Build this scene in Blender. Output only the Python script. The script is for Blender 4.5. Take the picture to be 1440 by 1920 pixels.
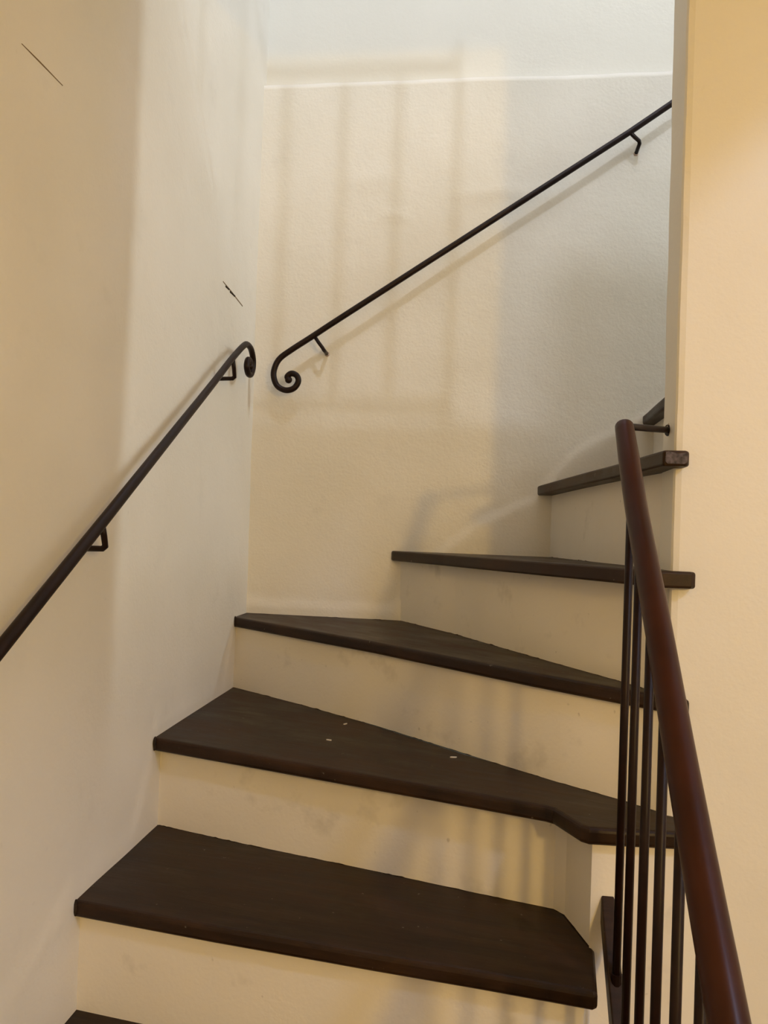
import bpy, bmesh, math, random
from mathutils import Vector, Matrix, noise

for o in list(bpy.data.objects):
    bpy.data.objects.remove(o, do_unlink=True)
SC = bpy.context.scene
COL = SC.collection

# ------------------------------------------------------------------ camera
# world: X along the back wall, Y into the picture (back wall at Y=0), Z up, camera height = 0
F_PX, YAW, PITCH, ROLL = 1469.64, -0.12247, 0.01584, 0.03575
fw = Vector((math.sin(YAW)*math.cos(PITCH), math.cos(YAW)*math.cos(PITCH), math.sin(PITCH)))
rt = Vector((math.cos(YAW), -math.sin(YAW), 0))
up = rt.cross(fw)
rt2 = rt*math.cos(ROLL) + up*math.sin(ROLL)
up2 = -rt*math.sin(ROLL) + up*math.cos(ROLL)
cd = bpy.data.cameras.new('camera')
cd.sensor_fit = 'VERTICAL'; cd.sensor_height = 36.0; cd.lens = F_PX/1920*36.0
cd.clip_start = 0.02; cd.clip_end = 100
cam = bpy.data.objects.new('camera', cd); COL.objects.link(cam)
m = Matrix((rt2, up2, -fw)).transposed().to_4x4(); m.translation = Vector((0.61068, -2.03578, 0))
cam.matrix_world = m
SC.camera = cam

# ------------------------------------------------------------------ world, lights, exposure
w = bpy.data.worlds.new('world'); SC.world = w; w.use_nodes = True

def light(name, kind, loc, power, color, **kw):
    d = bpy.data.lights.new(name, kind); d.energy = power; d.color = color
    aim = kw.pop('aim', None)
    for k, v in kw.items(): setattr(d, k, v)
    o = bpy.data.objects.new(name, d); COL.objects.link(o); o.location = loc
    if aim is not None:
        o.rotation_euler = (Vector(aim)-Vector(loc)).to_track_quat('-Z', 'Y').to_euler()
    return o

LAMP_WARM = (1.68, -3.05, 0.36)     # bulb in the lower hall behind the viewer
LAMP_UP = (1.10, -2.60, 3.43)       # bulb over the upper landing
LAMP_HALL = (2.30, -2.60, 1.77)     # bulb high in the open part of the hall at right
P = {'warm': (62, (1.0, 0.635, 0.175)), 'up': (112, (0.75, 0.83, 0.98)), 'hall': (72, (0.50, 0.65, 1.0)), 'win': (30.5, (0.90, 0.97, 1.0)), 'overhead_fill': (11, (0.70, 0.62, 1.0)), 'world': (0.01, (1.0, 0.9, 0.8))}
w.node_tree.nodes['Background'].inputs[0].default_value = (*P['world'][1], 1)
w.node_tree.nodes['Background'].inputs[1].default_value = P['world'][0]
light('warm_lamp_bulb', 'POINT', LAMP_WARM, *P['warm'], shadow_soft_size=0.048)
light('upstairs_lamp_bulb', 'POINT', LAMP_UP, *P['up'], shadow_soft_size=0.042)
light('hall_lamp_bulb', 'POINT', LAMP_HALL, *P['hall'], shadow_soft_size=0.09)
light('stair_window_daylight', 'AREA', (3.30, -0.55, 1.5), *P['win'], shape='RECTANGLE', size=0.10, size_y=1.2, aim=(0.0, -0.56, 0.4))
light('added_overhead_fill', 'AREA', (1.0, -0.36, 4.05), *P['overhead_fill'], shape='RECTANGLE', size=1.6, size_y=0.6, aim=(1.0, -0.36, 0))  # added soft fill from above, brightens the top of the back wall
SC.view_settings.view_transform = 'Standard'
SC.view_settings.look = 'None'
SC.view_settings.gamma = 1.0
SC.view_settings.use_curve_mapping = False
SC.view_settings.exposure = 0.0
SC.cycles.max_bounces = 5
SC.cycles.diffuse_bounces = 4
SC.cycles.glossy_bounces = 2

# ------------------------------------------------------------------ materials
def nodes(name):
    mt = bpy.data.materials.new(name); mt.use_nodes = True
    nt = mt.node_tree; b = nt.nodes['Principled BSDF']
    return mt, nt, b
def N(nt, t, **kw):
    n = nt.nodes.new(t)
    for k, v in kw.items():
        if k in n.inputs.keys(): n.inputs[k].default_value = v
        else: setattr(n, k, v)
    return n
def ramp(nt, src, stops):
    r = nt.nodes.new('ShaderNodeValToRGB'); e = r.color_ramp.elements
    while len(e) < len(stops): e.new(0.5)
    for i, (p, c) in enumerate(stops):
        e[i].position = p; e[i].color = (c[0], c[1], c[2], 1)
    nt.links.new(src, r.inputs[0]); return r.outputs[0]
def mixc(nt, fac, a, b, mode='MIX'):
    mx = nt.nodes.new('ShaderNodeMix'); mx.data_type = 'RGBA'; mx.blend_type = mode
    if isinstance(fac, (int, float)): mx.inputs[0].default_value = fac
    else: nt.links.new(fac, mx.inputs[0])
    for i, v in ((6, a), (7, b)):
        if isinstance(v, tuple): mx.inputs[i].default_value = (v[0], v[1], v[2], 1)
        else: nt.links.new(v, mx.inputs[i])
    return mx.outputs[2]

def plaster(name, c1, c2, dirt=0.0, bump=0.22):
    mt, nt, b = nodes(name); L = nt.links
    tc = N(nt, 'ShaderNodeTexCoord')
    n1 = N(nt, 'ShaderNodeTexNoise', Scale=2.6, Detail=2.5, Roughness=0.55); L.new(tc.outputs['Object'], n1.inputs['Vector'])
    col = ramp(nt, n1.outputs['Fac'], [(0.35, c1), (0.68, c2)])
    if dirt:
        n2 = N(nt, 'ShaderNodeTexNoise', Scale=9.0, Detail=4.0, Roughness=0.62); L.new(tc.outputs['Object'], n2.inputs['Vector'])
        d = ramp(nt, n2.outputs['Fac'], [(0.60, (0, 0, 0)), (0.78, (dirt,)*3)])
        col = mixc(nt, d, col, (0.36, 0.33, 0.28))
        n4 = N(nt, 'ShaderNodeTexNoise', Scale=60.0, Detail=1.5, Roughness=0.6); L.new(tc.outputs['Object'], n4.inputs['Vector'])
        d2 = ramp(nt, n4.outputs['Fac'], [(0.74, (0, 0, 0)), (0.80, (dirt*0.8,)*3)])
        col = mixc(nt, d2, col, (0.25, 0.22, 0.18))
    L.new(col, b.inputs['Base Color']); b.inputs['Roughness'].default_value = 0.82
    b.inputs['Specular IOR Level'].default_value = 0.25
    f1 = N(nt, 'ShaderNodeTexNoise', Scale=150.0, Detail=1.5, Roughness=0.6); L.new(tc.outputs['Object'], f1.inputs['Vector'])
    f2 = N(nt, 'ShaderNodeTexNoise', Scale=22.0, Detail=3.0, Roughness=0.55); L.new(tc.outputs['Object'], f2.inputs['Vector'])
    b1 = N(nt, 'ShaderNodeBump', Strength=min(1.0, bump*1.6), Distance=0.0014); L.new(f1.outputs['Fac'], b1.inputs['Height'])
    b2 = N(nt, 'ShaderNodeBump', Strength=bump, Distance=0.006); L.new(f2.outputs['Fac'], b2.inputs['Height']); L.new(b1.outputs['Normal'], b2.inputs['Normal'])
    L.new(b2.outputs['Normal'], b.inputs['Normal'])
    return mt

def wood(name, dark, light_, rough=0.42):
    mt, nt, b = nodes(name); L = nt.links
    tc = N(nt, 'ShaderNodeTexCoord'); oi = N(nt, 'ShaderNodeObjectInfo')
    off = N(nt, 'ShaderNodeVectorMath', operation='ADD'); L.new(tc.outputs['Object'], off.inputs[0]); L.new(oi.outputs['Location'], off.inputs[1])
    mp = N(nt, 'ShaderNodeMapping'); mp.inputs['Scale'].default_value = (1.6, 24, 24); L.new(off.outputs[0], mp.inputs['Vector'])
    n1 = N(nt, 'ShaderNodeTexNoise', Scale=1.6, Detail=5.0, Roughness=0.66, Distortion=0.8); L.new(mp.outputs[0], n1.inputs['Vector'])
    c = ramp(nt, n1.outputs['Fac'], [(0.32, dark), (0.68, light_)])
    # worn, paler traffic patches and streaks that follow the boards
    mp2 = N(nt, 'ShaderNodeMapping'); mp2.inputs['Scale'].default_value = (3.0, 8.0, 8.0); L.new(off.outputs[0], mp2.inputs['Vector'])
    n2 = N(nt, 'ShaderNodeTexNoise', Scale=1.7, Detail=6.0, Roughness=0.68); L.new(mp2.outputs[0], n2.inputs['Vector'])
    wear = ramp(nt, n2.outputs['Fac'], [(0.46, (0, 0, 0)), (0.74, (0.75,)*3)])
    c = mixc(nt, wear, c, tuple(v*2.1+0.006 for v in light_))
    n3 = N(nt, 'ShaderNodeTexNoise', Scale=95.0, Detail=2.0); L.new(off.outputs[0], n3.inputs['Vector'])
    sp = ramp(nt, n3.outputs['Fac'], [(0.735, (0, 0, 0)), (0.76, (0.55,)*3)])
    c = mixc(nt, sp, c, (0.20, 0.17, 0.13))
    L.new(c, b.inputs['Base Color'])
    rr = ramp(nt, n2.outputs['Fac'], [(0.3, (rough-0.08,)*3), (0.75, (rough+0.18,)*3)])
    L.new(rr, b.inputs['Roughness']); b.inputs['Specular IOR Level'].default_value = 0.24
    bm_ = N(nt, 'ShaderNodeBump', Strength=0.35, Distance=0.0012); L.new(n1.outputs['Fac'], bm_.inputs['Height']); L.new(bm_.outputs['Normal'], b.inputs['Normal'])
    return mt

def plain(name, c, rough=0.5, metal=0.0, var=0.25, scale=30.0):
    mt, nt, b = nodes(name); L = nt.links
    tc = N(nt, 'ShaderNodeTexCoord')
    n1 = N(nt, 'ShaderNodeTexNoise', Scale=scale, Detail=4.0); L.new(tc.outputs['Object'], n1.inputs['Vector'])
    L.new(ramp(nt, n1.outputs['Fac'], [(0.3, tuple(v*(1-var) for v in c)), (0.7, tuple(v*(1+var) for v in c))]), b.inputs['Base Color'])
    b.inputs['Roughness'].default_value = rough; b.inputs['Metallic'].default_value = metal; b.inputs['Specular IOR Level'].default_value = 0.20
    return mt

M_WALL = plaster('wall_plaster', (0.74, 0.71, 0.635), (0.80, 0.77, 0.70), 0.10)
M_UPPER = plaster('upper_wall_plaster', (0.775, 0.755, 0.69), (0.80, 0.78, 0.715), 0.0, 0.12)
M_PART = plaster('partition_plaster', (0.77, 0.74, 0.66), (0.80, 0.77, 0.69), 0.04, 0.12)
M_RISER = plaster('riser_plaster', (0.74, 0.70, 0.62), (0.80, 0.76, 0.68), 0.45, 0.12)
M_WOOD = wood('dark_tread_wood', (0.0105, 0.0044, 0.0013), (0.027, 0.0118, 0.0042))
M_IRON = plain('black_brown_iron', (0.0125, 0.0052, 0.0038), 0.42, 0.0, 0.3)
M_RAIL = plain('red_brown_rail', (0.033, 0.0088, 0.0038), 0.34, 0.0, 0.25, 14.0)
M_BAL = plain('dark_red_brown_iron', (0.011, 0.0036, 0.0022), 0.42, 0.0, 0.3)
M_ENDG = plain('worn_end_grain', (0.085, 0.070, 0.075), 0.6, 0.0, 0.6, 160.0)
M_SLOT = plain('slot_dark', (0.20, 0.14, 0.075), 0.8)
M_SLOTD = plain('slot_black', (0.02, 0.015, 0.012), 0.8)
M_CHIP = plain('paint_chip_white', (0.62, 0.58, 0.50), 0.8)
M_PATCH = plain('pink_bare_plaster', (0.50, 0.40, 0.34), 0.9, 0.0, 0.35, 200.0)
M_SHELL = plain('shell_plaster', (0.785, 0.755, 0.675), 0.85, 0.0, 0.03, 3.0)
M_FLOOR = wood('floor_wood', (0.06, 0.035, 0.018), (0.10, 0.06, 0.03))

# ------------------------------------------------------------------ helpers
def new_obj(name, bm, mat, parent=None, smooth=False):
    me = bpy.data.meshes.new(name)
    bmesh.ops.recalc_face_normals(bm, faces=bm.faces)
    bm.to_mesh(me); bm.free()
    if mat: me.materials.append(mat)
    if smooth:
        for p in me.polygons: p.use_smooth = True
    o = bpy.data.objects.new(name, me); COL.objects.link(o)
    if parent: o.parent = parent
    return o
def empty(name, label, cat, loc=(0, 0, 0)):
    o = bpy.data.objects.new(name, None); COL.objects.link(o); o.location = loc
    o['label'] = label; o['category'] = cat
    return o
def tag(o, label, cat=None, kind=None, group=None):
    o['label'] = label
    if cat: o['category'] = cat
    if kind: o['kind'] = kind
    if group: o['group'] = group
    return o
def bevel(o, wd, seg=2, ang=40):
    md = o.modifiers.new('bevel', 'BEVEL'); md.width = wd; md.segments = seg; md.limit_method = 'ANGLE'; md.angle_limit = math.radians(ang)
    md.harden_normals = False
def box(bm, x0, x1, y0, y1, z0, z1):
    vs = [bm.verts.new((x, y, z)) for x in (x0, x1) for y in (y0, y1) for z in (z0, z1)]
    for f in ((0, 1, 3, 2), (4, 6, 7, 5), (0, 4, 5, 1), (2, 3, 7, 6), (0, 2, 6, 4), (1, 5, 7, 3)):
        bm.faces.new([vs[i] for i in f])
def prism(bm, pts, ztop, zbot):
    """pts: XY polygon; ztop/zbot: number or function of (x, y)"""
    g = lambda z, p: z(*p) if callable(z) else z
    a = [bm.verts.new((p[0], p[1], g(ztop, p))) for p in pts]
    b = [bm.verts.new((p[0], p[1], g(zbot, p))) for p in pts]
    n = len(pts)
    bm.faces.new(a); bm.faces.new(b[::-1])
    for i in range(n):
        bm.faces.new((a[i], b[i], b[(i+1) % n], a[(i+1) % n]))
def tube(bm, pts, rad, seg=12, caps=True):
    pts = [Vector(p) for p in pts]; n = len(pts)
    rr = rad if isinstance(rad, (list, tuple)) else [rad]*n
    t0 = (pts[1]-pts[0]).normalized()
    u = t0.cross(Vector((0, 0, 1)))
    if u.length < 1e-3: u = t0.cross(Vector((1, 0, 0)))
    u.normalize(); rings = []
    for i, p in enumerate(pts):
        if i == 0: t = t0
        elif i == n-1: t = (pts[-1]-pts[-2]).normalized()
        else: t = ((pts[i+1]-p).normalized()+(p-pts[i-1]).normalized()).normalized()
        u = (u - t*u.dot(t)).normalized(); v = t.cross(u)
        rings.append([bm.verts.new(p+(u*math.cos(a)+v*math.sin(a))*rr[i]) for a in (2*math.pi*k/seg for k in range(seg))])
    for i in range(n-1):
        for k in range(seg):
            bm.faces.new((rings[i][k], rings[i][(k+1) % seg], rings[i+1][(k+1) % seg], rings[i+1][k]))
    if caps:
        bm.faces.new(rings[0][::-1]); bm.faces.new(rings[-1])
def smooth_path(pts, sub=6):
    """Catmull-Rom through pts"""
    P = [Vector(p) for p in pts]; P = [2*P[0]-P[1]] + P + [2*P[-1]-P[-2]]; out = []
    for i in range(1, len(P)-2):
        a, b, c, d = P[i-1:i+3]
        for k in range(sub):
            t = k/sub
            out.append(0.5*((2*b)+(c-a)*t+(2*a-5*b+4*c-d)*t*t+(3*b-a-3*c+d)*t**3))
    out.append(P[-2]); return out
def interp(poly, x):
    if x <= poly[0][0]: return poly[0][1]
    for (a, b), (c, d) in zip(poly, poly[1:]):
        if x <= c: return b+(d-b)*(x-a)/(c-a)
    return poly[-1][1]
def sst(a, b, x):
    t = min(1, max(0, (x-a)/(b-a))); return t*t*(3-2*t)
def nz(x, y, s, seed=0.0): return noise.noise(Vector((x*s+seed, y*s-seed*0.7, seed*1.3)))

# ------------------------------------------------------------------ room shell
ZB, ZT = -1.33, 4.2          # lower floor, upper ceiling
XR, YF = 3.4, -3.9           # far right side, side behind the camera
LEDGE = [(-0.1, 1.157), (0.2, 1.160), (0.30, 1.158), (0.57, 1.163), (0.79, 1.161), (1.05, 1.162), (3.5, 1.165)]

def wall_grid(name, mat, us, vs, fn, back):
    """displaced plaster face (fn(u,v) -> world point) closed by a flat back (back(u,v))"""
    bm = bmesh.new()
    A = [[bm.verts.new(fn(u, v)) for v in vs] for u in us]
    for i in range(len(us)-1):
        for j in range(len(vs)-1):
            bm.faces.new((A[i][j], A[i+1][j], A[i+1][j+1], A[i][j+1]))
    rim = [A[i][0] for i in range(len(us))] + [A[-1][j] for j in range(1, len(vs))] + [A[i][-1] for i in range(len(us)-2, -1, -1)] + [A[0][j] for j in range(len(vs)-2, 0, -1)]
    ruv = [(us[i], vs[0]) for i in range(len(us))] + [(us[-1], vs[j]) for j in range(1, len(vs))] + [(us[i], vs[-1]) for i in range(len(us)-2, -1, -1)] + [(us[0], vs[j]) for j in range(len(vs)-2, 0, -1)]
    B = [bm.verts.new(back(*q)) for q in ruv]
    n = len(rim)
    for i in range(n):
        bm.faces.new((rim[i], rim[(i+1) % n], B[(i+1) % n], B[i]))
    bm.faces.new(B)
    o = new_obj(name, bm, mat, smooth=True)
    nf = (len(us)-1)*(len(vs)-1)
    for i, p in enumerate(o.data.polygons): p.use_smooth = i < nf
    o['kind'] = 'structure'
    return o
def rng(a, b, n): return [a+(b-a)*i/n for i in range(n+1)]

# back wall: lower plaster layer, proud of the upper wall by 3 cm
RIDGE = [(0.0, -0.209), (0.40, -0.209), (0.46, -0.10), (0.60, 0.02), (0.743, 0.086), (0.82, 0.191), (0.885, 0.24), (0.95, 0.268), (1.008, 0.303), (1.2, 0.42), (3.5, 2.0)]
def back_face(u, v):
    zt = interp(LEDGE, u) + 0.0025*nz(u, 0, 14, 5)
    z = ZB + (zt-ZB)*v
    h = 0.020*sst(0.0, 1.1, z)                               # wall leans out a little towards the ledge
    h += 0.0035*nz(u, z, 2.3, 1.7) + 0.0012*nz(u, z, 8, 9.1)
    rz = interp(RIDGE, u) + 0.008*nz(u, 0, 18, 3)
    h += 0.0055*(1-sst(rz-0.020, rz+0.005, z))                 # thicker plaster skirting along the steps
    # old patch edges
    for px, pz, rx, rz2, dh in ((0.62, 0.86, 0.16, 0.03, 0.003), (0.30, 0.90, 0.10, 0.04, 0.003), (0.36, 0.80, 0.05, 0.02, 0.003)):
        d = ((u-px)/rx)**2 + ((z-pz-0.02*nz(u, 0, 9, 2))/rz2)**2
        h += dh*math.exp(-d*2.0)
    return (u, -h, z)
wb = wall_grid('wall_back', M_WALL, rng(-0.12, 1.30, 142)+rng(1.32, XR+0.1, 20), rng(0, 0.30, 8)[:-1]+rng(0.30, 1.0, 150), back_face,
               lambda u, v: (u, 0.20, ZB+(interp(LEDGE, u)-ZB)*v))
tag(wb, 'cream plastered back wall carrying the sloping iron handrail with scroll', kind='structure')
bm = bmesh.new(); box(bm, -0.12, XR+0.1, 0.003, 0.20, 1.12, ZT)
wu = new_obj('upper_plaster', bm, M_UPPER, wb); wu['label'] = 'whiter set-back plaster above the ledge line'

# left wall
SKIRT = [(-1.2, -0.72), (-0.87, -0.565), (-0.66, -0.565), (-0.585, -0.45), (-0.575, -0.38), (-0.165, -0.385), (-0.11, -0.23), (0.05, -0.19)]
def left_face(u, v):
    h = 0.003*nz(u, v, 2.1, 4.4) + 0.0012*nz(u, v, 7, 7.7)
    sz = interp(SKIRT, u) + 0.010*nz(u, 0, 12, 6)
    h += 0.003*(1-sst(sz-0.04, sz+0.01, v))
    return (h-0.002, u, v)
wl = wall_grid('wall_left', M_WALL, rng(YF-0.1, -1.3, 20)[:-1]+rng(-1.3, 0.10, 140), rng(ZB, -0.9, 5)[:-1]+rng(-0.9, 1.1, 140)[:-1]+rng(1.1, ZT, 12), left_face,
               lambda u, v: (-0.20, u, v))
tag(wl, 'long plastered wall on the left with the rising dark handrail', kind='structure')
for nm, y0, y1, z0, z1, hh, mt in (('wall_slot', -1.095, -0.996, 0.607, 0.608, 0.0012, M_SLOT), ('wall_slot', -0.280, -0.129, 0.552, 0.537, 0.0030, M_SLOT)):
    bm = bmesh.new()
    q = [(y0, z0+hh*0.35), (y0+(y1-y0)*0.4, z0+(z1-z0)*0.4+hh/2+0.0008), (y1, z1+hh*0.4), (y1, z1-hh*0.4), (y0+(y1-y0)*0.5, z0+(z1-z0)*0.5-hh/2), (y0, z0-hh*0.35)]
    a = [bm.verts.new((left_face(y, z)[0]+0.0006, y, z)) for y, z in q]; b = [bm.verts.new((-0.006, y, z)) for y, z in q]
    bm.faces.new(a); bm.faces.new(b[::-1])
    for i in range(6): bm.faces.new((a[i], a[(i+1) % 6], b[(i+1) % 6], b[i]))
    new_obj(nm, bm, mt, wl)
for y0, y1, z in ((-0.262, -0.236, 0.5475), (-0.230, -0.192, 0.5445)):
    xs_ = left_face((y0+y1)/2, z)[0]
    bm = bmesh.new(); box(bm, -0.006, xs_+0.0022, y0, y1, z-0.0030, z+0.0012)
    o = new_obj('slot_hole', bm, M_SLOTD, wl); bevel(o, 0.0015, 1)

# partition wall the winders turn around (full height), slightly uneven corner
PX, PF, PB = 0.9035, -0.79, -0.705
def part_ring(z):
    j = 0.0022*nz(z, 0, 9, 1.5)+0.0012*nz(z, 0, 40, 2.5); k = 0.0022*nz(z, 0, 8, 8.5)
    c = 0.007
    tb = PB + 0.012*sst(0.2, 0.9, z)
    return [(XR, PF), (PX+c+0.004, PF), (PX+0.0025+j*0.5, PF+0.0025+j*0.3), (PX+j*0.4, PF+c), (PX+k*0.6, tb-c*0.6), (PX+c*0.6+k*0.5, tb), (XR, tb)]
bm = bmesh.new(); prev = None; zs = rng(ZB, -0.9, 3)[:-1]+rng(-0.9, 1.1, 130)[:-1]+rng(1.1, 1.221, 2)
first = None
for z in zs:
    ring = [bm.verts.new((x, y, z)) for x, y in part_ring(z)]
    if prev:
        for i in range(len(ring)):
            bm.faces.new((prev[i], prev[(i+1) % len(ring)], ring[(i+1) % len(ring)], ring[i]))
    else: bm.faces.new(ring[::-1])
    prev = ring
bm.faces.new(prev)
wr = new_obj('wall_right', bm, M_PART); tag(wr, 'warm lit partition wall at right that the winding steps turn around', kind='structure')

# the rest of the stairwell, beyond the frame, plus walls added to block light
def shell(name, label, x0, x1, y0, y1, z0, z1, mat):
    bm = bmesh.new(); box(bm, x0, x1, y0, y1, z0, z1)
    o = new_obj(name, bm, mat); tag(o, label, kind='structure'); return o
shell('floor', 'dark wooden floor of the lower hall', 0.0, XR, YF, 0.0, ZB-0.12, ZB, M_FLOOR)
shell('wall_front', 'plastered wall behind the viewer', -0.12, XR+0.1, YF-0.15, YF, ZB, ZT, M_SHELL)
shell('wall_side', 'plastered wall at the far right of the hall', XR, XR+0.12, YF, 0.0, ZB, ZT, M_SHELL)
SLAB = 1.221
shell('ceiling_lower', 'upper landing slab over the foot of the stairs', 0.004, 1.47, YF, PF, 1.02, SLAB, M_SHELL)
shell('wall_leak_blocker', 'unseen wall added to keep hall lamp light out of the stairwell', 1.40, XR, PF, PB, 1.221, ZT, M_SHELL)  # added blocker: stops the hall lamp leaking over the partition
shell('wall_shadow_caster', 'unseen low wall added to cast a soft shadow on the back wall', 0.973, 1.40, -1.62, -1.55, SLAB, 2.32, M_SHELL)  # added occluder: softly shades the lower right of the back wall
shell('wall_light_barrier', 'unseen wall added to keep upstairs lamp light out of the hall', 1.40, 1.47, YF, PF, SLAB, ZT, M_SHELL)  # added barrier: keeps the upstairs bulb from lighting the lower hall
shell('ceiling_upper', 'plastered ceiling over the stairwell', -0.12, XR+0.1, YF, 0.1, ZT, ZT+0.1, M_SHELL)

# ------------------------------------------------------------------ staircase
stair = empty('staircase', 'winding stair of dark wooden treads and cream plastered risers turning right', 'staircase', (0.0, -0.5, ZB))
def part(o):
    mw = o.matrix_world.copy() if False else None
    o.parent = stair; o.matrix_parent_inverse = Matrix.Translation(Vector((0.0, 0.5, -ZB)))
    return o
TH = 0.0255
def tread(pts, zt, ang, th=TH, bev=0.0065):
    """local x runs along the nosing so that the grain does too"""
    c = Vector((sum(p[0] for p in pts)/len(pts), sum(p[1] for p in pts)/len(pts)))
    R = Matrix.Rotation(-ang, 2)
    zf = zt if callable(zt) else (lambda x, y: zt)
    z0 = zf(*c)
    bm = bmesh.new()
    a = []; b = []
    for p in pts:
        l = R @ (Vector(p)-c); z = zf(*p)-z0
        a.append(bm.verts.new((l.x, l.y, z))); b.append(bm.verts.new((l.x, l.y, z-th)))
    n = len(pts); bm.faces.new(a); bm.faces.new(b[::-1])
    for i in range(n): bm.faces.new((a[i], b[i], b[(i+1) % n], a[(i+1) % n]))
    o = new_obj('tread', bm, M_WOOD)
    o.location = (c.x, c.y, z0); o.rotation_euler.z = ang
    bevel(o, bev, 3, 50); part(o)
    return o
def riser(front, rear, zb, zt):
    bm = bmesh.new(); prism(bm, list(front)+list(rear), zt, zb)
    o = new_obj('riser', bm, M_RISER); part(o); return o

H = {k: -0.068+(k-4)*0.18 for k in range(-2, 8)}
H[1] = -0.608; H[2] = -0.428; H[3] = -0.248
z4 = lambda x, y: -0.068-0.016*y
z5 = lambda x, y: 0.112-0.018*y
R2 = [(-0.01, -0.541), (0.003, -0.544), (0.183, -0.595), (0.445, -0.661), (0.631, -0.711), (0.748, -0.740), (0.764, -0.757), (0.791, -0.847)]
R3 = [(-0.01, -0.085), (0.003, -0.094), (0.209, -0.232), (0.405, -0.376), (0.625, -0.560), (0.758, -0.668), (0.842, -0.728), (0.907, -0.782)]
R4 = [(0.409, 0.0), (0.558, -0.205), (0.673, -0.397), (0.766, -0.548), (0.849, -0.678), (0.907, -0.778)]
R5 = [(0.788, 0.0), (0.826, -0.27), (0.852, -0.43), (0.879, -0.58), (0.908, -0.715)]
R6 = [(1.035, 0.0), (1.028, -0.2), (1.010, -0.700)]
# lower steps (only the corner of the upper one shows)
tread([(-0.012, -1.375), (0.79, -1.44), (0.79, -1.08), (-0.012, -1.06)], H[-1], math.atan2(-0.065, 0.8))
tread([(-0.012, -1.115), (0.10, -1.12), (0.79, -1.185), (0.797, -0.86), (0.0, -0.80), (-0.012, -0.80)], H[0], math.atan2(-0.07, 0.8))
tread([(-0.012, -0.860), (0.0, -0.8625), (0.237, -0.896), (0.481, -0.926), (0.631, -0.943), (0.7805, -0.9625), (0.786, -0.958), (0.797, -0.852),
       (0.766, -0.753), (0.751, -0.735), (0.60, -0.66), (0.30, -0.58), (-0.012, -0.50)], H[1], math.atan2(-0.10, 0.78))
tread([(-0.012, -0.574), (0.006, -0.580), (0.242, -0.648), (0.445, -0.707), (0.625, -0.759), (0.726, -0.790), (0.737, -0.797), (0.770, -0.858), (0.782, -0.866), (0.824, -0.864), (0.918, -0.856),
       (0.926, -0.848), (0.926, -0.795), (0.87, -0.72), (0.60, -0.54), (0.20, -0.20), (-0.012, -0.05)], H[2], math.atan2(-0.21, 0.73))
tread([(-0.012, -0.097), (0.003, -0.107), (0.199, -0.249), (0.392, -0.388), (0.568, -0.534), (0.711, -0.651), (0.839, -0.744), (0.920, -0.801), (0.930, -0.803), (0.934, -0.795),
       (0.930, -0.77), (0.86, -0.63), (0.70, -0.38), (0.55, -0.12), (0.45, 0.01), (-0.012, 0.01)], H[3], math.atan2(-0.55, 0.72))
tread([(0.380, 0.012), (0.388, -0.015), (0.530, -0.232), (0.641, -0.418), (0.738, -0.574), (0.825, -0.710), (0.872, -0.797), (0.882, -0.812), (0.928, -0.8115), (0.935, -0.805),
       (0.934, -0.77), (0.93, -0.60), (0.88, -0.35), (0.84, 0.012)], z4, math.atan2(-0.8, 0.5), 0.0255, 0.004)
t5 = tread([(0.752, 0.012), (0.756, -0.03), (0.794, -0.273), (0.819, -0.427), (0.845, -0.577), (0.867, -0.73), (0.880, -0.8185), (0.915, -0.8195), (0.919, -0.812), (0.919, -0.72),
       (1.05, -0.69), (1.08, 0.012)], z5, math.atan2(-0.8, 0.13), 0.0240, 0.004)
tread([(1.008, 0.012), (1.006, -0.05), (0.998, -0.2), (0.980, -0.700), (1.35, -0.700), (1.38, 0.012)], H[6]+0.006, math.atan2(-0.7, -0.03))
# worn end of the fifth tread
bm = bmesh.new()
q = [(0.8835, 0.1235), (0.888, 0.125), (0.901, 0.1215), (0.913, 0.1235), (0.9155, 0.119), (0.9145, 0.109), (0.911, 0.1065), (0.886, 0.1065), (0.8830, 0.110)]
prismv = [bm.verts.new((x, -0.8205, z)) for x, z in q]; pv2 = [bm.verts.new((x, -0.812, z)) for x, z in q]
bm.faces.new(prismv); bm.faces.new(pv2[::-1])
for i in range(len(q)): bm.faces.new((prismv[i], prismv[(i+1) % len(q)], pv2[(i+1) % len(q)], pv2[i]))
eg = new_obj('end_grain', bm, M_ENDG); part(eg); eg['label'] = 'worn grey end grain of the tread end'

riser([(-0.008, -1.355), (0.79, -1.42)], [(0.79, -1.05), (-0.008, -1.05)], ZB, H[-1]-TH)
riser([(-0.008, -1.095), (0.79, -1.165)], [(0.79, -0.87), (-0.008, -0.80)], H[-1], H[0]-TH)
riser([(-0.008, -0.842), (0.10, -0.856), (0.45, -0.901), (0.772, -0.938)], [(0.795, -0.845), (0.60, -0.68), (-0.008, -0.52)], H[0], H[1]-TH)
riser(R2, [(0.80, -0.78), (0.60, -0.56), (-0.008, -0.15)], H[1], H[2]-TH)
riser(R3, [(0.907, -0.70), (0.62, -0.40), (0.10, 0.005), (-0.008, 0.005)], H[2], H[3]-TH)
riser(R4, [(0.907, -0.70), (0.82, -0.30), (0.74, 0.01)], H[3], lambda x, y: z4(x, y)-0.0255)
riser(R5, [(0.98, -0.70), (0.98, 0.01)], lambda x, y: z4(x, y), lambda x, y: z5(x, y)-0.024)
riser(R6, [(1.30, -0.70), (1.33, 0.01)], lambda x, y: z5(x, y), H[6]+0.006-TH)

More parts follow.
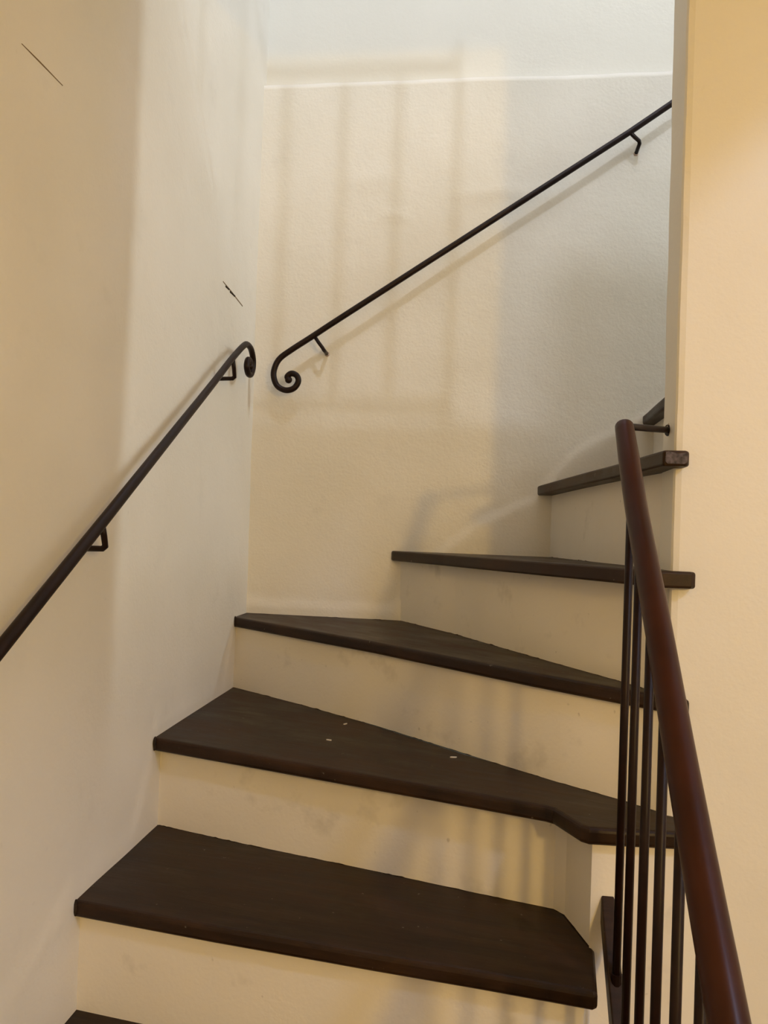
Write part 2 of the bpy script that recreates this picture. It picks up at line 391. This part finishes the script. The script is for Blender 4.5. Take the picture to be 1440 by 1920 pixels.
# plaster pier under the second tread's right end and the plastered string below the stringer
bm = bmesh.new(); prism(bm, [(0.7895, -0.8485), (0.915, -0.8405), (0.915, -0.792), (0.80, -0.76)], H[2]-TH, ZB)
o = new_obj('pier', bm, M_RISER); part(o)
BY0, BZ0, BSL = -0.849, -0.532, 0.955         # top edge of the stringer: z = BZ0 + BSL*(y-BY0)
zb_ = lambda y: BZ0+BSL*(y-BY0)
def yz_prism(bm, x0, x1, pts):
    a = [bm.verts.new((x0, y, z)) for y, z in pts]; b = [bm.verts.new((x1, y, z)) for y, z in pts]
    bm.faces.new(a); bm.faces.new(b[::-1])
    for i in range(len(pts)): bm.faces.new((a[i], a[(i+1) % len(pts)], b[(i+1) % len(pts)], b[i]))
bm = bmesh.new(); yz_prism(bm, 0.8045, 0.8235, [(-0.8475, zb_(-0.8475)), (-1.66, zb_(-1.66)), (-1.66, zb_(-1.66)-0.04), (-0.8475, zb_(-0.8475)-0.04)])
o = new_obj('stringer', bm, M_WOOD); bevel(o, 0.002, 2); part(o); o['label'] = 'sloping dark wooden stringer under the balusters'

# grime gathered where risers meet treads, and dark filler at the wall ends of the nosings
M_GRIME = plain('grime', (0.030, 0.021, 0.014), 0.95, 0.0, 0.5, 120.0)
rnd = random.Random(7)
def grime(line, z):
    bm = bmesh.new(); zf = z if callable(z) else (lambda x, y: z)
    for (x0, y0), (x1, y1) in zip(line, line[1:]):
        d = Vector((x1-x0, y1-y0)); L_ = d.length; d.normalize(); nrm = Vector((d.y, -d.x))
        if nrm.y > 0: nrm = -nrm
        n = max(2, int(L_/0.006)); prev = None
        for i in range(n+1):
            x, y = x0+(x1-x0)*i/n, y0+(y1-y0)*i/n; zz = zf(x, y)
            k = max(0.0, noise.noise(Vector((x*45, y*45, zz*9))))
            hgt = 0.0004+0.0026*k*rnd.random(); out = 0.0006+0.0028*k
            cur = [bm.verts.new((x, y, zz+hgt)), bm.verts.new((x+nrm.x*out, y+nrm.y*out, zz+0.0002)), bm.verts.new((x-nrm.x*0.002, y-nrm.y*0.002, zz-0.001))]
            if prev:
                for a_ in range(3): bm.faces.new((prev[a_], prev[(a_+1) % 3], cur[(a_+1) % 3], cur[a_]))
            prev = cur
    o = new_obj('grime_line', bm, M_GRIME); part(o); o['kind'] = 'stuff'
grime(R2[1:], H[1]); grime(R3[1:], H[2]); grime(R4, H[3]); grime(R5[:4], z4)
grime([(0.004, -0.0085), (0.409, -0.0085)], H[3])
for x, y, z in ((0.001, -0.8615, H[1]), (0.002, -0.5795, H[2]), (0.003, -0.1045, H[3])):
    bm = bmesh.new(); bmesh.ops.create_icosphere(bm, subdivisions=2, radius=1.0, matrix=Matrix.Translation((x, y, z-0.011)) @ Matrix.Diagonal((0.0035, 0.005, 0.014, 1)))
    for v in bm.verts: v.co += Vector((0.0012, 0.0012, 0.002))*nz(v.co.x*50, v.co.z*50, 3, 2)
    part(new_obj('end_filler', bm, M_GRIME, smooth=True))

# ------------------------------------------------------------------ balustrade beside the steps
bal = empty('stair_balustrade', 'iron balustrade with thick red-brown rail and thin bars at right', 'balustrade', (0.815, -1.2, ZB))
def pbal(o, par=None, org=(0.815, -1.2, ZB)):
    o.parent = bal if par is None else par
    o.matrix_parent_inverse = Matrix.Translation(-Vector(org)); return o
XB = 0.815
railp = [(XB, -0.8556, 0.1581), (XB, -0.9113, 0.0950), (XB, -0.9659, 0.0335), (XB, -1.0469, -0.0430), (XB, -1.1169, -0.1095), (XB, -1.1918, -0.1850), (XB, -1.2491, -0.2420), (XB, -1.3308, -0.3200), (XB, -1.3950, -0.3800), (XB, -1.66, -0.635)]
path = smooth_path(railp, 6)
rad = [interp([(0.85, 0.0132), (0.90, 0.0146), (1.20, 0.0155), (1.40, 0.0166)], -p.y) for p in path]
bm = bmesh.new(); tube(bm, path, rad, 20)
hr = pbal(new_obj('handrail', bm, M_RAIL, smooth=True)); bevel(hr, 0.003, 2, 60)
hr['label'] = 'thick red-brown round handrail'
def rail_z(y):
    for a, b in zip(path, path[1:]):
        if b.y <= y <= a.y: return a.z+(b.z-a.z)*(y-a.y)/(b.y-a.y)
    return path[-1].z
for i, y in enumerate((-0.927, -0.996, -1.075, -1.154, -1.235, -1.318, -1.40, -1.48, -1.56)):
    bm = bmesh.new()
    tube(bm, [(XB, y, zb_(y)-0.004), (XB, y, rail_z(y)-0.004)], 0.0056, 10)
    o = pbal(new_obj('baluster', bm, M_BAL, smooth=True))
    bm = bmesh.new(); tube(bm, [(XB, y, zb_(y)-0.010), (XB, y-0.001, zb_(y)+0.008)], 0.0074, 10)
    f = new_obj('foot', bm, M_BAL); f.parent = o
bm = bmesh.new(); tube(bm, smooth_path([(XB+0.003, -0.857, 0.1560), (0.845, -0.820, 0.1595), (0.880, -0.772, 0.164), (0.9075, -0.742, 0.1665)], 4), 0.0052, 12)
br = pbal(new_obj('wall_bracket', bm, M_IRON, smooth=True))
bm = bmesh.new(); tube(bm, [(0.9085, -0.742, 0.1665), (0.901, -0.744, 0.1660)], [0.0105, 0.009], 14)
f = new_obj('flange', bm, M_IRON); f.parent = br
bm = bmesh.new(); tube(bm, [(0.9066, -0.741, 0.171), (0.9015, -0.7405, 0.1735)], [0.010, 0.006], 9)
f = new_obj('plaster_patch', bm, M_PATCH); f.parent = br

# ------------------------------------------------------------------ wall handrails
SCROLL = [(0.1644, 0.4786), (0.1109, 0.4436), (0.0804, 0.4202), (0.0676, 0.3949), (0.0665, 0.3718), (0.0772, 0.3488), (0.0993, 0.3383), (0.1207, 0.3436), (0.1318, 0.3611), (0.1273, 0.3764), (0.1133, 0.382), (0.1026, 0.3741), (0.1061, 0.3653)]
def wall_rail(name, label, pts, rad, brackets, loc):
    e = empty(name, label, 'handrail', loc); inv = Matrix.Translation(-Vector(loc))
    bm = bmesh.new(); tube(bm, pts, rad, 14)
    bmesh.ops.create_icosphere(bm, subdivisions=2, radius=(rad[-1] if isinstance(rad, list) else rad)*1.25, matrix=Matrix.Translation(pts[-1]))
    o = new_obj('rail', bm, M_IRON, smooth=True); o.parent = e; o.matrix_parent_inverse = inv
    for bp, nrm in brackets:
        bm = bmesh.new(); tube(bm, bp, 0.0049, 10)
        b = new_obj('bracket', bm, M_IRON, smooth=True); b.parent = e; b.matrix_parent_inverse = inv
        if nrm is None: continue
        bm = bmesh.new(); wpt = Vector(bp[-1]); tube(bm, [wpt-Vector(nrm)*0.004, wpt+Vector(nrm)*0.005], [0.0085, 0.005], 9)
        p = new_obj('wall_patch', bm, M_PATCH); p.parent = b
    return e
YB = -0.058
pts = [(2.4, YB, 2.02), (1.8, YB, 1.60), (1.0414, YB, 1.058), (0.9441, YB, 0.9904), (0.3736, YB, 0.6165), (0.2256, YB, 0.5195)] + [(x, YB, z) for x, z in SCROLL]
path = [Vector(p) for p in pts[:4]] + smooth_path(pts[4:], 7)
# shift for the stand-off used here (wall face leans out a little)
def brk(a, c, wx, wz, ywall): return [(a[0], YB, a[1]), ((a[0]+c[0])/2, YB, (a[1]+c[1])/2), (c[0]-0.002, YB+0.001, c[1]+0.004), (c[0], YB+0.006, c[1]), (wx, ywall, wz)]
wall_rail('wall_handrail', 'black iron handrail with spiral scroll end rising along the back wall', path, 0.0077,
          [(brk((0.1709, 0.478), (0.194, 0.446), 0.1945, 0.4445, -0.007), (0, -1, 0)), (brk((0.946, 0.990), (0.9705, 0.9645), 0.9685, 0.955, -0.018), (0, -1, 0))], (0.0, 0.0, ZB))
XL = 0.042
LS = [(-0.3426, 0.3518), (-0.2927, 0.3830), (-0.2453, 0.4100), (-0.2200, 0.4195), (-0.1887, 0.4167), (-0.1676, 0.3995), (-0.1630, 0.3775), (-0.1770, 0.3560), (-0.2000, 0.3525), (-0.2150, 0.3680), (-0.2070, 0.3850), (-0.1910, 0.3850), (-0.1870, 0.3730)]
lin = lambda y: -0.1666+(y+1.1516)*0.6408
pts = [(XL, -2.3, lin(-2.3)), (XL, -1.6, lin(-1.6)), (XL, -1.2, lin(-1.2)), (XL, -0.9, lin(-0.9)-0.002), (XL, -0.6, lin(-0.6)-0.002), (XL, -0.45, lin(-0.45)-0.002)] + [(XL, y, z) for y, z in LS]
path = [Vector(p) for p in pts[:4]] + smooth_path(pts[4:], 7)
rad = [0.0072+0.0022*min(1, max(0, (-p.y-0.25)/0.8)) for p in path]
def brl(ya, yc, zc): return [(XL, ya, lin(ya)-0.004), (XL, (ya+yc)/2, (lin(ya)+zc)/2-0.002), (XL-0.001, yc-0.001, zc+0.004), (XL-0.006, yc, zc), (0.0, yc, zc-0.001)]
wall_rail('wall_handrail', 'dark iron handrail with curled upper end sloping down the left wall', path, rad,
          [(brl(-0.908, -0.8914, -0.0527), None), (brl(-0.320, -0.2996, 0.322), None)], (0.0, -1.0, ZB))

# ------------------------------------------------------------------ paint flakes on the treads
def chip(x, y, z, ang, ln, label):
    bm = bmesh.new()
    q = [(-0.5, -0.12), (-0.2, -0.2), (0.3, -0.15), (0.5, 0.02), (0.25, 0.17), (-0.3, 0.12)]
    a = [bm.verts.new((u*ln, v*ln, 0.0012+0.0012*abs(u))) for u, v in q]; b = [bm.verts.new((u*ln, v*ln, 0)) for u, v in q]
    bm.faces.new(a); bm.faces.new(b[::-1])
    for i in range(6): bm.faces.new((a[i], b[i], b[(i+1) % 6], a[(i+1) % 6]))
    o = new_obj('paint_flake', bm, M_CHIP); o.location = (x, y, z); o.rotation_euler.z = ang
    tag(o, label, 'paint flake', group='paint flakes on the treads')
chip(0.340, -0.381, H[2], 0.9, 0.012, 'tiny white paint flake against the riser, left of the three on the long tread')
chip(0.330, -0.510, H[2], -0.3, 0.011, 'tiny white paint flake lying in the middle of the long tread')
chip(0.576, -0.566, H[2], 0.15, 0.013, 'tiny white paint flake against the riser, rightmost on the long tread')

# ------------------------------------------------------------------ beyond the frame: landing balustrade and hanging lamp that shape the light
lb = empty('landing_balustrade', 'iron balustrade of the upper landing whose bars shadow the back wall', 'balustrade', (0.35, PF-0.02, SLAB))
inv = Matrix.Translation(-Vector((0.35, PF-0.02, SLAB)))
YLB = PF-0.012
for nm, z in (('bottom_rail', 1.268), ('top_rail', 1.893)):
    bm = bmesh.new(); tube(bm, [(0.0, YLB, z), (0.70, YLB, z)], 0.009 if nm == 'bottom_rail' else 0.014, 10)
    o = new_obj(nm, bm, M_BAL, smooth=True); o.parent = lb; o.matrix_parent_inverse = inv
for x in (0.066, 0.170, 0.274, 0.378, 0.486, 0.587):
    bm = bmesh.new(); tube(bm, [(x, YLB, 1.264), (x, YLB, 1.893)], 0.0080, 8)
    o = new_obj('baluster', bm, M_BAL, smooth=True); o.parent = lb; o.matrix_parent_inverse = inv
bm = bmesh.new(); tube(bm, [(0.695, YLB, SLAB), (0.695, YLB, 1.93)], 0.0075, 10)
o = new_obj('post', bm, M_BAL, smooth=True); o.parent = lb; o.matrix_parent_inverse = inv
